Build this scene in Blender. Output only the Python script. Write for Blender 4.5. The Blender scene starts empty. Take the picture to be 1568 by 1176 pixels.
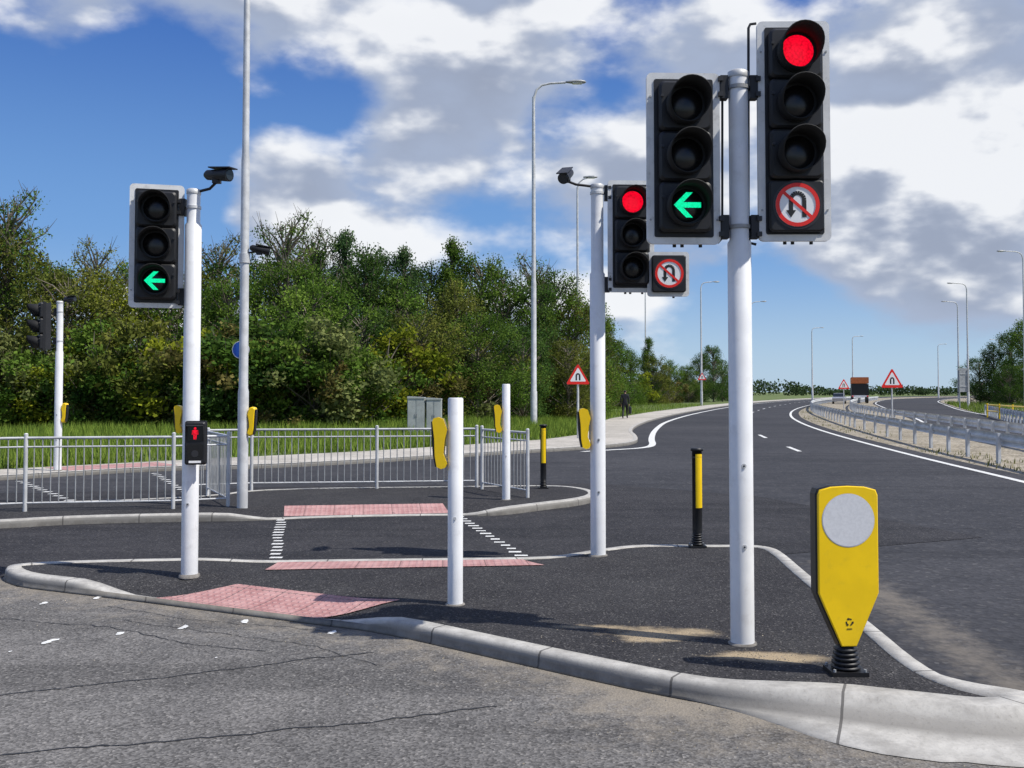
import bpy, bmesh, math, random
import numpy as np
from mathutils import Vector, Matrix
from mathutils.geometry import delaunay_2d_cdt
random.seed(7); rng=np.random.default_rng(11)
R=math.radians; pi=math.pi
scene=bpy.context.scene
COL=scene.collection
# ---------------- camera (eye height 1.7 m, looking along +Y) ----------------
F=1500.0; EYE=1.7; TH=R(2.0); CX=784.0; CY=600-F*math.tan(TH)
cd=bpy.data.cameras.new("camera"); cam=bpy.data.objects.new("camera",cd); COL.objects.link(cam)
cam.location=(0,0,EYE); cam.rotation_euler=(pi/2+TH,0,0)
cd.sensor_width=36; cd.lens=F/1568*36; cd.shift_y=-(588-CY)/1568; cd.clip_end=6000; cd.clip_start=.05
scene.camera=cam
def ray(px,py):
    x=(px-CX)/F; y=(CY-py)/F
    return Vector((x, math.cos(TH)-y*math.sin(TH), math.sin(TH)+y*math.cos(TH)))
def at(px,py,Y):
    d=ray(px,py); return Vector((0,0,EYE))+d*(Y/d.y)
def g(px,py,z=0.0):
    d=ray(px,py); t=(z-EYE)/d.z; return (d.x*t, d.y*t)
# ---------------- materials ----------------
def newmat(name):
    m=bpy.data.materials.new(name); m.use_nodes=True
    nt=m.node_tree; b=nt.nodes["Principled BSDF"]; return m,nt,b
def N(nt,t,**k):
    n=nt.nodes.new(t)
    for a,v in k.items(): setattr(n,a,v)
    return n
def mixc(nt,f,a,b):
    m=N(nt,"ShaderNodeMix",data_type='RGBA')
    for s,v in ((0,f),(6,a),(7,b)):
        if isinstance(v,bpy.types.NodeSocket): nt.links.new(v,m.inputs[s])
        elif isinstance(v,(tuple,list)): m.inputs[s].default_value=(*v[:3],1)
        else: m.inputs[s].default_value=v
    return m.outputs[2]
def math_(nt,op,a,b=0.0,c=None,clamp=False):
    m=N(nt,"ShaderNodeMath",operation=op); m.use_clamp=clamp
    for i,v in enumerate((a,b,c)):
        if v is None: continue
        if isinstance(v,bpy.types.NodeSocket): nt.links.new(v,m.inputs[i])
        else: m.inputs[i].default_value=v
    return m.outputs[0]
def mrange(nt,v,a,b,c=0.0,d=1.0,smooth=True):
    m=N(nt,"ShaderNodeMapRange"); m.interpolation_type='SMOOTHSTEP' if smooth else 'LINEAR'
    nt.links.new(v,m.inputs[0]); 
    for i,x in enumerate((a,b,c,d)): m.inputs[i+1].default_value=x
    return m.outputs[0]
def noise(nt,vec,scale,detail=4,rough=.55):
    n=N(nt,"ShaderNodeTexNoise"); n.inputs["Scale"].default_value=scale; n.inputs["Detail"].default_value=detail; n.inputs["Roughness"].default_value=rough
    nt.links.new(vec,n.inputs["Vector"]); return n.outputs[0]
def bump(nt,b,h,strength,dist):
    n=N(nt,"ShaderNodeBump"); n.inputs["Strength"].default_value=strength; n.inputs["Distance"].default_value=dist
    nt.links.new(h,n.inputs["Height"]); nt.links.new(n.outputs[0],b.inputs["Normal"])
def plain(name,col,rough=.5,metal=0,var=.12,scale=6,bmp=0,dirt=None):
    m,nt,b=newmat(name); tc=N(nt,"ShaderNodeTexCoord").outputs["Object"]
    n=noise(nt,tc,scale,4,.6)
    c=mixc(nt,mrange(nt,n,.35,.65),tuple(x*(1-var) for x in col),tuple(min(1,x*(1+var)) for x in col))
    if dirt:
        n2=noise(nt,tc,scale*3.1,5,.7)
        c=mixc(nt,math_(nt,'MULTIPLY',mrange(nt,n2,.52,.72),dirt[1]),c,dirt[0])
    nt.links.new(c,b.inputs["Base Color"]); b.inputs["Roughness"].default_value=rough; b.inputs["Metallic"].default_value=metal
    if bmp: bump(nt,b,noise(nt,tc,scale*12,3),bmp,.004)
    return m
def emit(name,col,s,cell=90):
    m,nt,b=newmat(name); tc=N(nt,"ShaderNodeTexCoord").outputs["Object"]
    v=N(nt,"ShaderNodeTexVoronoi"); v.inputs["Scale"].default_value=cell; nt.links.new(tc,v.inputs["Vector"])
    b.inputs["Base Color"].default_value=(*[c*.25 for c in col],1); b.inputs["Emission Color"].default_value=(*col,1)
    nt.links.new(mrange(nt,v.outputs["Distance"],0,.9,s*1.25,s*.55,False),b.inputs["Emission Strength"])
    return m
def asphalt(name,c0,c1,dirtc=(.24,.2,.15),agg=.5,stone=.3,rough=.9,scale=70,patch=.35,track=0):
    m,nt,b=newmat(name); tc=N(nt,"ShaderNodeTexCoord").outputs["Object"]
    big=noise(nt,tc,patch,5,.6); mid=noise(nt,tc,2.5,4,.65)
    f=math_(nt,'ADD',math_(nt,'MULTIPLY',big,.6),math_(nt,'MULTIPLY',mid,.4))
    c=mixc(nt,mrange(nt,f,.38,.62),c0,c1)
    if track:
        mp=N(nt,"ShaderNodeMapping"); nt.links.new(tc,mp.inputs[0]); mp.inputs["Rotation"].default_value=(0,0,R(track)); mp.inputs["Scale"].default_value=(.12,1.6,1)
        c=mixc(nt,mrange(nt,noise(nt,mp.outputs[0],1.0,4,.6),.45,.7,0,.5),c,tuple(k*.6 for k in c0))
    v=N(nt,"ShaderNodeTexVoronoi"); v.inputs["Scale"].default_value=scale; nt.links.new(tc,v.inputs["Vector"])
    sep=N(nt,"ShaderNodeSeparateColor"); nt.links.new(v.outputs["Color"],sep.inputs[0])
    fine=math_(nt,'ADD',math_(nt,'MULTIPLY',sep.outputs[0],agg),1-agg*.5)
    vm=N(nt,"ShaderNodeVectorMath",operation='SCALE'); nt.links.new(c,vm.inputs[0]); nt.links.new(fine,vm.inputs["Scale"]); c=vm.outputs[0]
    st=mrange(nt,sep.outputs[1],.93,.97)
    c=mixc(nt,math_(nt,'MULTIPLY',st,stone),c,(.38,.36,.33))
    at_=N(nt,"ShaderNodeAttribute",attribute_name="dirt")
    dn=noise(nt,tc,5,7,.72)
    dm=mrange(nt,math_(nt,'ADD',at_.outputs["Fac"],math_(nt,'MULTIPLY',math_(nt,'SUBTRACT',dn,.5),1.5)),.25,.95)
    c=mixc(nt,math_(nt,'MULTIPLY',dm,.8),c,dirtc)
    nt.links.new(c,b.inputs["Base Color"]); b.inputs["Roughness"].default_value=rough; b.inputs["Specular IOR Level"].default_value=.2
    bump(nt,b,math_(nt,'ADD',v.outputs["Distance"],mid),.6,.006)
    return m
M={}
M['road_old']=asphalt("worn_asphalt",(.105,.101,.097),(.155,.148,.140),dirtc=(.27,.235,.185),agg=.9,stone=.45,scale=75,patch=.5,track=25)
M['road']=asphalt("dark_asphalt",(.026,.026,.029),(.042,.041,.044),agg=.7,stone=.15,scale=60,track=-10)
M['road_far']=asphalt("road_asphalt",(.036,.037,.042),(.056,.056,.061),dirtc=(.17,.15,.125),agg=.4,stone=.1,scale=25,patch=.12,track=-62)
M['island']=asphalt("island_asphalt",(.028,.027,.029),(.043,.042,.043),dirtc=(.42,.33,.21),agg=1.0,stone=.25,scale=95)
M['tar']=plain("tar",(.024,.024,.025),.6)
M['gravel']=asphalt("gravel_verge",(.22,.19,.135),(.34,.30,.235),agg=1.0,stone=.6,scale=18,patch=.5)
M['pave']=asphalt("pavement_concrete",(.36,.335,.29),(.50,.465,.41),agg=.3,stone=.1,scale=30)
def kerbmat():
    m,nt,b=newmat("kerb_concrete"); tc=N(nt,"ShaderNodeTexCoord")
    sp=N(nt,"ShaderNodeSeparateXYZ"); nt.links.new(tc.outputs["UV"],sp.inputs[0])
    fr=math_(nt,'FRACT',math_(nt,'DIVIDE',sp.outputs[0],.915))
    j=math_(nt,'MAXIMUM',math_(nt,'LESS_THAN',fr,.010),math_(nt,'GREATER_THAN',fr,.994))
    fl=N(nt,"ShaderNodeTexWhiteNoise",noise_dimensions='1D'); nt.links.new(math_(nt,'FLOOR',math_(nt,'DIVIDE',sp.outputs[0],.915)),fl.inputs[1] if len(fl.inputs)>1 else fl.inputs[0])
    n=noise(nt,tc.outputs["Object"],7,7,.7); n2=noise(nt,tc.outputs["Object"],60,4,.7)
    c=mixc(nt,mrange(nt,n,.3,.7),(.33,.315,.285),(.56,.54,.49))
    c=mixc(nt,math_(nt,'MULTIPLY',fl.outputs[0],.25),c,(.26,.25,.23))
    c=mixc(nt,mrange(nt,n2,.5,.8,0,.5),c,(.17,.16,.14))
    low=N(nt,"ShaderNodeAttribute",attribute_name="grime")
    c=mixc(nt,math_(nt,'MULTIPLY',low.outputs["Fac"],mrange(nt,n,.3,.6,.5,.95)),c,(.105,.095,.08))
    c=mixc(nt,math_(nt,'MULTIPLY',j,.8),c,(.06,.055,.05))
    nt.links.new(c,b.inputs["Base Color"]); b.inputs["Roughness"].default_value=.85
    bump(nt,b,n2,.4,.004); return m
M['kerb']=kerbmat()
M['kerb_side']=plain("kerb_face_concrete",(.2,.185,.165),.9,0,.35,9,.4,((.08,.07,.06),.7))
def tactile():
    m,nt,b=newmat("red_tactile_paving"); tc=N(nt,"ShaderNodeTexCoord").outputs["UV"]
    sp=N(nt,"ShaderNodeSeparateXYZ"); nt.links.new(tc,sp.inputs[0])
    def grid(s):
        a=math_(nt,'SUBTRACT',math_(nt,'FRACT',math_(nt,'DIVIDE',sp.outputs[0],s)),.5); c=math_(nt,'SUBTRACT',math_(nt,'FRACT',math_(nt,'DIVIDE',sp.outputs[1],s)),.5); return a,c
    a,c=grid(.067); d=math_(nt,'SQRT',math_(nt,'ADD',math_(nt,'MULTIPLY',a,a),math_(nt,'MULTIPLY',c,c)))
    blis=mrange(nt,d,.2,.34,1,0)
    A,C=grid(.4); e=math_(nt,'MAXIMUM',math_(nt,'ABSOLUTE',A),math_(nt,'ABSOLUTE',C)); j=math_(nt,'GREATER_THAN',e,.487)
    n=noise(nt,tc,4,7,.7); n3=noise(nt,tc,40,4,.7)
    col=mixc(nt,mrange(nt,n,.35,.65),(.36,.17,.16),(.50,.28,.26))
    col=mixc(nt,math_(nt,'MULTIPLY',blis,.4),col,(.60,.40,.37))
    col=mixc(nt,mrange(nt,n3,.5,.75,0,.45),col,(.24,.15,.13))
    col=mixc(nt,math_(nt,'MULTIPLY',j,.75),col,(.12,.08,.07))
    nt.links.new(col,b.inputs["Base Color"]); b.inputs["Roughness"].default_value=.8
    bump(nt,b,blis,1.0,.006); return m
M['tact']=tactile()
M['paint']=plain("white_road_paint",(.68,.68,.65),.7,0,.12,9,.3,((.2,.19,.18),.75))
M['white']=plain("white_pole_paint",(.76,.765,.765),.42,0,.05,3,0,((.45,.43,.40),.25))
M['galv']=plain("galvanised_steel",(.57,.575,.57),.5,.15,.12,5)
M['galv_d']=plain("weathered_steel",(.36,.37,.37),.5,.2,.15,5)
M['rail']=plain("guardrail_steel",(.58,.60,.61),.5,.1,.12,2,0,((.36,.33,.28),.35))
M['black']=plain("black_plastic",(.008,.008,.009),.5,0,.2,8)
M['dgrey']=plain("dark_grey_plastic",(.022,.022,.024),.5)
M['matte']=plain("matt_black_visor",(.008,.008,.008),.75)
M['board']=plain("backing_board_white",(.72,.72,.70),.5,0,.08,5,0,((.38,.37,.34),.45))
M['lens']=plain("dark_lens",(.008,.007,.007),.25)
M['yellow']=plain("yellow_plastic",(.95,.62,.002),.32,0,.04,4,0,((.6,.4,.03),.2))
M['refl']=plain("reflective_disc",(.68,.68,.68),.4,0,.05,60)
M['red']=plain("sign_red",(.80,.022,.012),.4,0,.04)
M['swhite']=plain("sign_white",(.86,.86,.84),.4,0,.03)
M['sblack']=plain("sign_black",(.01,.01,.01),.5)
M['blue']=plain("sign_blue",(.01,.10,.50),.4)
M['e_red']=emit("red_led",(1,.002,.025),1.05,70)
M['e_green']=emit("green_led",(.0,.95,.42),1.1,110)
M['cab']=plain("cabinet_grey",(.40,.42,.40),.5,0,.1,3,0,((.24,.24,.22),.4))
M['skin']=plain("skin",(.45,.26,.19),.5)
M['cloth']=plain("dark_jacket",(.014,.015,.02),.85)
M['trou']=plain("dark_trousers",(.02,.02,.028),.85)
M['hair']=plain("dark_hair",(.02,.014,.01),.6)
M['orange']=plain("orange_panel",(.62,.16,.04),.5)
M['carpaint']=plain("silver_car_paint",(.4,.41,.43),.3,.4)
M['glass']=plain("vehicle_glass",(.02,.025,.03),.08)
M['bark']=plain("bark",(.14,.12,.09),.9,0,.3,6,0)
def leafmat(name):
    m,nt,b=newmat(name)
    oi=N(nt,"ShaderNodeObjectInfo"); ge=N(nt,"ShaderNodeNewGeometry"); a=N(nt,"ShaderNodeAttribute",attribute_name="tone")
    hs=N(nt,"ShaderNodeHueSaturation"); nt.links.new(oi.outputs["Color"],hs.inputs["Color"])
    t=math_(nt,'ADD',math_(nt,'MULTIPLY',a.outputs["Fac"],.8),math_(nt,'MULTIPLY',ge.outputs["Random Per Island"],.8))
    nt.links.new(math_(nt,'ADD',t,.4),hs.inputs["Value"])
    nt.links.new(mrange(nt,a.outputs["Fac"],0,1,.515,.485,False),hs.inputs["Hue"])
    c=hs.outputs[0]
    df=N(nt,"ShaderNodeBsdfDiffuse"); nt.links.new(c,df.inputs[0])
    tr=N(nt,"ShaderNodeBsdfTranslucent"); nt.links.new(c,tr.inputs[0])
    mx=N(nt,"ShaderNodeMixShader"); mx.inputs[0].default_value=.32
    nt.links.new(df.outputs[0],mx.inputs[1]); nt.links.new(tr.outputs[0],mx.inputs[2]); nt.links.new(mx.outputs[0],nt.nodes["Material Output"].inputs[0])
    nt.nodes.remove(b)
    return m
M['leaf']=leafmat("foliage")
def grassmat():
    m,nt,b=newmat("grass_ground"); tc=N(nt,"ShaderNodeTexCoord").outputs["Object"]
    n=noise(nt,tc,.25,6,.65); n2=noise(nt,tc,6,5,.7)
    c=mixc(nt,mrange(nt,n,.35,.65),(.085,.135,.025),(.15,.175,.05)); c=mixc(nt,mrange(nt,n2,.35,.75,0,.7),c,(.055,.085,.018))
    nt.links.new(c,b.inputs["Base Color"]); b.inputs["Roughness"].default_value=.95; bump(nt,b,n2,.8,.08); return m
M['grass']=grassmat()
# ---------------- mesh builder ----------------
class MB:
    def __init__(s): s.v=[];s.f=[];s.m=[];s.sm=[];s.mats=[]
    def mi(s,k):
        if k not in s.mats: s.mats.append(k)
        return s.mats.index(k)
    def add(s,vs,fs,mat,smooth=False,T=None):
        o=len(s.v)
        for v in vs:
            v=Vector(v); s.v.append(tuple(T@v) if T is not None else tuple(v))
        i=s.mi(mat)
        for f in fs: s.f.append([o+k for k in f]); s.m.append(i); s.sm.append(smooth)
    def box(s,c,d,mat,T=None):
        x,y,z=[k/2 for k in d]; vs=[(c[0]+a*x,c[1]+b*y,c[2]+e*z) for a in(-1,1) for b in(-1,1) for e in(-1,1)]
        s.add(vs,[(0,1,3,2),(4,6,7,5),(0,4,5,1),(2,3,7,6),(0,2,6,4),(1,5,7,3)],mat,False,T)
    def tube(s,pts,rs,mat,n=14,caps=True,T=None,smooth=True):
        pts=[Vector(p) for p in pts]
        if not isinstance(rs,(list,tuple)): rs=[rs]*len(pts)
        vs=[];up=None
        for i,p in enumerate(pts):
            t=(pts[min(i+1,len(pts)-1)]-pts[max(i-1,0)])
            if t.length<1e-9: t=Vector((0,0,1))
            t.normalize()
            if up is None: up=Vector((0,1,0)) if abs(t.y)<.9 else Vector((1,0,0))
            a=t.cross(up); a.normalize(); b=a.cross(t)
            for k in range(n):
                q=2*pi*k/n; vs.append(p+(a*math.cos(q)+b*math.sin(q))*rs[i])
        fs=[(i*n+k,i*n+(k+1)%n,(i+1)*n+(k+1)%n,(i+1)*n+k) for i in range(len(pts)-1) for k in range(n)]
        s.add(vs,fs,mat,smooth,T)
        if caps:
            L=len(pts)-1
            s.add(vs[:n],[tuple(range(n))[::-1]],mat,False,T); s.add(vs[L*n:],[tuple(range(n))],mat,False,T)
    def cyl(s,p0,p1,r0,mat,r1=None,n=16,T=None,caps=True): s.tube([p0,p1],[r0,r0 if r1 is None else r1],mat,n,caps,T)
    def prism(s,poly,y0,y1,mf,ms=None,T=None,bev=0,back=None):
        ms=ms or mf; n=len(poly)
        if bev:
            cx=sum(p[0] for p in poly)/n; cz=sum(p[1] for p in poly)/n
            w=max(abs(p[0]-cx) for p in poly); h=max(abs(p[1]-cz) for p in poly)
            q=[((p[0]-cx)*(1-bev/w)+cx,(p[1]-cz)*(1-bev/h)+cz) for p in poly]
            vs=[(p[0],y0,p[1]) for p in q]+[(p[0],y0+bev,p[1]) for p in poly]+[(p[0],y1,p[1]) for p in poly]
            s.add(vs[:n],[tuple(range(n))],mf,False,T)
            s.add(vs[:2*n],[(k,k+n,(k+1)%n+n,(k+1)%n) for k in range(n)],mf,True,T)
            s.add(vs[n:],[(k,k+n,(k+1)%n+n,(k+1)%n) for k in range(n)],ms,False,T)
            s.add(vs[2*n:],[tuple(range(n))[::-1]],back or ms,False,T)
        else:
            vs=[(p[0],y0,p[1]) for p in poly]+[(p[0],y1,p[1]) for p in poly]
            s.add(vs[:n],[tuple(range(n))],mf,False,T); s.add(vs[n:],[tuple(range(n))[::-1]],back or ms,False,T)
            s.add(vs,[(k,k+n,(k+1)%n+n,(k+1)%n) for k in range(n)],ms,False,T)
    def flat(s,poly,y,mat,T=None): s.add([(p[0],y,p[1]) for p in poly],[tuple(range(len(poly)))],mat,False,T)
    def ring(s,ro,ri,y,mat,T=None,n=40,c=(0,0)):
        vs=[(c[0]+r*math.cos(2*pi*k/n),y,c[1]+r*math.sin(2*pi*k/n)) for r in(ro,ri) for k in range(n)]
        s.add(vs,[(k,(k+1)%n,(k+1)%n+n,k+n) for k in range(n)],mat,False,T)
    def obj(s,name,parent=None,loc=None):
        me=bpy.data.meshes.new(name); me.from_pydata(s.v,[],s.f)
        for k in s.mats: me.materials.append(M[k])
        me.polygons.foreach_set("material_index",s.m); me.polygons.foreach_set("use_smooth",s.sm); me.update()
        bm=bmesh.new(); bm.from_mesh(me); bmesh.ops.recalc_face_normals(bm,faces=bm.faces); bm.to_mesh(me); bm.free()
        o=bpy.data.objects.new(name,me); COL.objects.link(o)
        if parent: o.parent=parent
        if loc: o.location=loc
        return o
def empty(name):
    o=bpy.data.objects.new(name,None); COL.objects.link(o); o.empty_display_size=.2; return o
def rrect(w,h,r,n=5,cx=0,cz=0):
    out=[]
    for sx,sz,a0 in((1,1,0),(-1,1,90),(-1,-1,180),(1,-1,270)):
        for k in range(n+1):
            a=R(a0+90*k/n); out.append((cx+sx*(w/2-r)+r*math.cos(a),cz+sz*(h/2-r)+r*math.sin(a)))
    return out
def circ(r,n=32,cx=0,cz=0): return [(cx+r*math.cos(2*pi*k/n),cz+r*math.sin(2*pi*k/n)) for k in range(n)]
# ---------------- ground sheets ----------------
def inpoly(x,y,P):
    c=False;n=len(P);j=n-1
    for i in range(n):
        if (P[i][1]>y)!=(P[j][1]>y) and x<(P[j][0]-P[i][0])*(y-P[i][1])/(P[j][1]-P[i][1])+P[i][0]: c=not c
        j=i
    return c
def segd(x,y,a,b):
    dx,dy=b[0]-a[0],b[1]-a[1]; t=max(0,min(1,((x-a[0])*dx+(y-a[1])*dy)/(dx*dx+dy*dy+1e-12)))
    return math.hypot(x-a[0]-t*dx,y-a[1]-t*dy)
def pathd(x,y,P): return min(segd(x,y,P[i],P[i+1]) for i in range(len(P)-1))
def densify(P,step,closed=True):
    out=[];n=len(P)
    for i in range(n if closed else n-1):
        a,b=P[i],P[(i+1)%n]; L=math.hypot(b[0]-a[0],b[1]-a[1]); k=max(1,int(L/step))
        for j in range(k): out.append((a[0]+(b[0]-a[0])*j/k,a[1]+(b[1]-a[1])*j/k))
    if not closed: out.append(P[-1])
    return out
def smoothp(P,it=2,closed=True):
    for _ in range(it):
        Q=[];n=len(P)
        if not closed: Q.append(P[0])
        for i in range(n if closed else n-1):
            a,b=P[i],P[(i+1)%n]; Q+= [(a[0]*.75+b[0]*.25,a[1]*.75+b[1]*.25),(a[0]*.25+b[0]*.75,a[1]*.25+b[1]*.75)]
        if not closed: Q.append(P[-1])
        P=Q
    return P
def sheet(name,P,mat,z=0.0,step=None,box=None,dirt=None,dens=None,uvrot=None,parent=None):
    zf=z if callable(z) else (lambda x,y:z)
    if dens: P=densify(P,dens)
    pts=[Vector(p) for p in P]; n=len(pts); ed=[(i,(i+1)%n) for i in range(n)]
    if step:
        xs=[p[0] for p in P]; ys=[p[1] for p in P]; bx=box or (min(xs),max(xs),min(ys),max(ys))
        x=bx[0]
        while x<bx[1]:
            y=bx[2]
            while y<bx[3]:
                if inpoly(x,y,P): pts.append(Vector((x+random.uniform(-.2,.2)*step,y+random.uniform(-.2,.2)*step)))
                y+=step
            x+=step
    vo,eo,fo,_,_,_=delaunay_2d_cdt(pts,ed,[],1,1e-5)
    me=bpy.data.meshes.new(name); me.from_pydata([(v.x,v.y,zf(v.x,v.y)) for v in vo],[],[list(f) for f in fo]); me.materials.append(M[mat])
    for p in me.polygons: p.use_smooth=True
    at_=me.attributes.new("dirt",'FLOAT','POINT'); at_.data.foreach_set("value",[dirt(v.x,v.y) if dirt else 0.0 for v in vo])
    uv=me.uv_layers.new(name="UVMap"); c,s_=math.cos(uvrot or 0),math.sin(uvrot or 0)
    for l in me.loops:
        v=vo[l.vertex_index]; uv.data[l.index].uv=(v.x*c+v.y*s_,-v.x*s_+v.y*c)
    me.update()
    bm=bmesh.new(); bm.from_mesh(me)
    for f in bm.faces:
        f.normal_update()
        if f.normal.z<0: f.normal_flip()
    bm.to_mesh(me); bm.free()
    o=bpy.data.objects.new(name,me); COL.objects.link(o)
    if parent: o.parent=parent
    return o
def strip(name,P,w,mat,z,jit=0,dash=None,obj=None):
    mb=obj or MB(); P=list(P); acc=0
    for i in range(len(P)-1):
        a,b=Vector(P[i]).to_2d(),Vector(P[i+1]).to_2d(); t=b-a; L=t.length
        if L<1e-6: continue
        t/=L; acc+=L
        if dash and (acc%(dash[0]+dash[1]))>dash[0]: continue
        def nrm(k):
            q=(Vector(P[min(k+1,len(P)-1)]).to_2d()-Vector(P[max(k-1,0)]).to_2d()).normalized(); return Vector((-q.y,q.x))*w/2
        n0,n1=nrm(i),nrm(i+1)
        if jit: n0*=random.uniform(1-jit,1+jit)
        zf=z if callable(z) else (lambda x,y:z)
        q=[a-n0,a+n0,b+n1,b-n1]
        mb.add([(p.x,p.y,zf(p.x,p.y)) for p in q],[(0,3,2,1)],mat)
    if not obj: return mb.obj(name)
def kerb(name,P,zf,w=.13,side=1,closed=True,flare=None,zb=-.02):
    n=len(P); us=[];acc=0;rows=[];gr=[]
    for i in range(n):
        a=Vector(P[(i-1)%n] if closed or i>0 else P[0]); b=Vector(P[(i+1)%n] if closed or i<n-1 else P[-1])
        t=(b-a).normalized(); nr=Vector((-t.y,t.x))*side; p=Vector(P[i])
        if i>0: acc+=(p-Vector(P[i-1])).length
        h=zf(p.x,p.y); fl=flare(p.x,p.y) if flare else 0
        if flare:
            q=min(1,fl/.4); 
            prof=[(-fl-.001,zb+(.028*q)),(-fl*.97,.004+.012*q),(-.02-fl*.42,.008+.022*q),(-.008-fl*.26,.02+.025*q),(-.004-fl*.17,.05+.03*q),(-fl*.07,h-.022+.01*q),(.018,h+.035*q),(w+.06*q,h+.03*q),(w+.09*q+.003,h-.03)]
            G=[1-.8*q,1-1.0*q,.9-.9*q,.9-.25*q,.85-.35*q,.45-.2*q,0,0,.2]
        else: prof=[(0,zb),(.004,h*.5),(.008,h-.018),(.026,h),(w,h),(w+.002,h-.03)]; G=[1,.8,.35,0,0,.2]
        rows.append([(p.x+nr.x*o,p.y+nr.y*o,z) for o,z in prof]); us.append(acc); gr+=G
    m=len(rows[0]); N_=n if closed else n-1
    V=[v for r in rows for v in r]; Fs=[];UV=[]
    if closed: us.append(acc+(Vector(P[0])-Vector(P[-1])).length)
    for i in range(N_):
        j=(i+1)%n
        for k in range(m-1):
            Fs.append((i*m+k,j*m+k,j*m+k+1,i*m+k+1)); UV+=[(us[i],k),(us[i+1],k),(us[i+1],k+1),(us[i],k+1)]
    me=bpy.data.meshes.new(name); me.from_pydata(V,[],Fs); me.materials.append(M['kerb'])
    uv=me.uv_layers.new(name="UVMap"); uv.data.foreach_set("uv",[c for q in UV for c in q])
    at_=me.attributes.new("grime",'FLOAT','POINT'); at_.data.foreach_set("value",gr)
    if flare:
        for p in me.polygons: p.use_smooth=True
    me.update(); o=bpy.data.objects.new(name,me); COL.objects.link(o); return o
def sst(x): x=max(0,min(1,x)); return x*x*(3-2*x)
def bigplane(name,z,mat):
    mb=MB(); mb.add([(-3000,-400,z),(3000,-400,z),(3000,4500,z),(-3000,4500,z)],[(0,1,2,3)],mat); return mb.obj(name)
bigplane("grass_ground",-.022,'grass')
far_kerb=[(-60,15.5),(-11.7,17.8),(-9.8,18.8),(-9.2,19.6),(-7.5,21.2),(-5.6,21.7),(-3.5,23.3),(-1.43,25.5),(.85,27.6),(3.0,29.8),(4.1,32),(4.6,36),(4.95,41),(6.1,48),(8.4,58.5),(14.2,80),(25.5,117),(42.6,165),(65,218),(103,300),(147,370),(230,470)]
far_kerb=[far_kerb[0]]+smoothp(far_kerb[1:],2,False)
back_pave=[(-60,17.3),(-12,19.3),(-10.6,20.4),(-8.8,22.2),(-6.6,24.3),(-4,26.6),(-1.7,29.4),(1,33),(2.6,37),(3.7,43.5),(4.3,50),(6.0,59.5),(11.6,80),(23.2,117.5),(40.2,166),(62.3,219.5),(100,302)]
med=[(8.5,-40),(8.5,4),(8.8,13),(9.66,18.5),(10.6,25.8),(12.9,39.8),(15.6,53),(19.5,69),(26,91),(36.3,121),(50.8,159),(73,212),(115,300),(165,370),(245,450)]
med=med[:2]+smoothp(med[2:],2,False)
medg=[(x+.55,y-.3) for x,y in med]
sheet("main_road",far_kerb+medg[::-1]+[(-60,-40)],'road_far',0.0)
sheet("road_margin",[(2.3,5.6),(2.4,7),(2.5,9),(2.6,9.9),(3.6,10.0),(4.3,8.5),(4.6,5.15),(2.95,5.15)],'road_far',.004,step=.2,dens=.3,dirt=lambda x,y:.95*math.exp(-abs(x-2.95-.06*(y-6))/.28)-.02)
sheet("median_verge",[(x,y) for x,y in medg]+[(60,118),(40,60),(30,25),(30,-40)],'gravel',-.014)
c2n=[(24,-40),(22,15),(19.5,24),(18.2,33),(20,48),(26,64),(37,98),(58,159),(89,232),(129,300),(200,400)]
c2f=[(35,-40),(32,15),(29,28),(27.5,46),(37.5,80),(56.5,127),(79,182),(109,243),(143,300),(214,400)]
sheet("far_carriageway",smoothp(c2n,2,False)+smoothp(c2f,2,False)[::-1],'road_far',-.006)
sheet("far_pavement",[(x,y) for x,y in far_kerb if y<301]+back_pave[::-1],'pave',.094)
kerb("far_kerb",[p for p in far_kerb if p[1]<301],lambda x,y:.1,w=.14,side=1,closed=False)
bankP=back_pave+[(60,330),(-60,330)]
def bankz(x,y): 
    return .09+ .25*sst(pathd(x,y,back_pave)/9)+.05*math.sin(x*.9)*math.sin(y*.7)*sst(pathd(x,y,back_pave)/2)
sheet("grass_verge",bankP,'grass',bankz,step=2.0,box=(-45,30,18,90),dens=3)
front=[(-4.66,9.0),(-4.32,8.6),(-3.8,8.36),(-3.1,8.04),(-2.3,7.64),(-1.47,7.24),(-.95,7.0),(-.3,6.47),(.35,5.93),(.98,5.43),(1.53,5.22),(2.13,4.97),(2.38,4.88),(2.62,4.92),(2.76,5.08)]
right_e=[(2.7,5.25),(2.5,5.42),(2.40,5.7),(2.5,6.86),(2.6,8.57),(2.72,9.9),(2.66,10.2)]
back_e=[(2.45,10.32),(2.0,10.3),(1.29,10.35),(.82,9.98),(.3,9.75),(-1,9.68),(-2.26,9.58),(-3.04,9.5),(-4.07,9.38),(-4.6,9.22)]
isl=front+right_e+back_e
isl=densify(smoothp(isl,2),.12)
def isz(x,y):
    d=segd(x,y,(-2.95,7.97),(-1.55,7.28)); d2=segd(x,y,(.15,9.74),(-2.2,9.59))
    return .105-.09*sst(1-max(0,d-.16)/.7)-.035*sst(1-max(0,d2-.12)/.75)
def frontdirt(x,y):
    d=pathd(x,y,front); return .66*math.exp(-d/.7)+(.25 if x>.3 else .0)*math.exp(-d/1.5)
sheet("foreground_road",front+[(8.9,4.6),(8.9,-20),(-50,-20),(-50,11.5)],'road_old',.004,step=.3,box=(-6,6,2.5,9),dirt=frontdirt,dens=.5)
spots=[(1.02,6.58,.42,.14),(1.45,6.02,.32,.09),(.92,6.40,.2,.08),(1.62,5.93,.25,.09),(.55,6.75,.3,.05),(-.4,7.0,.5,.04)]
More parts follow.
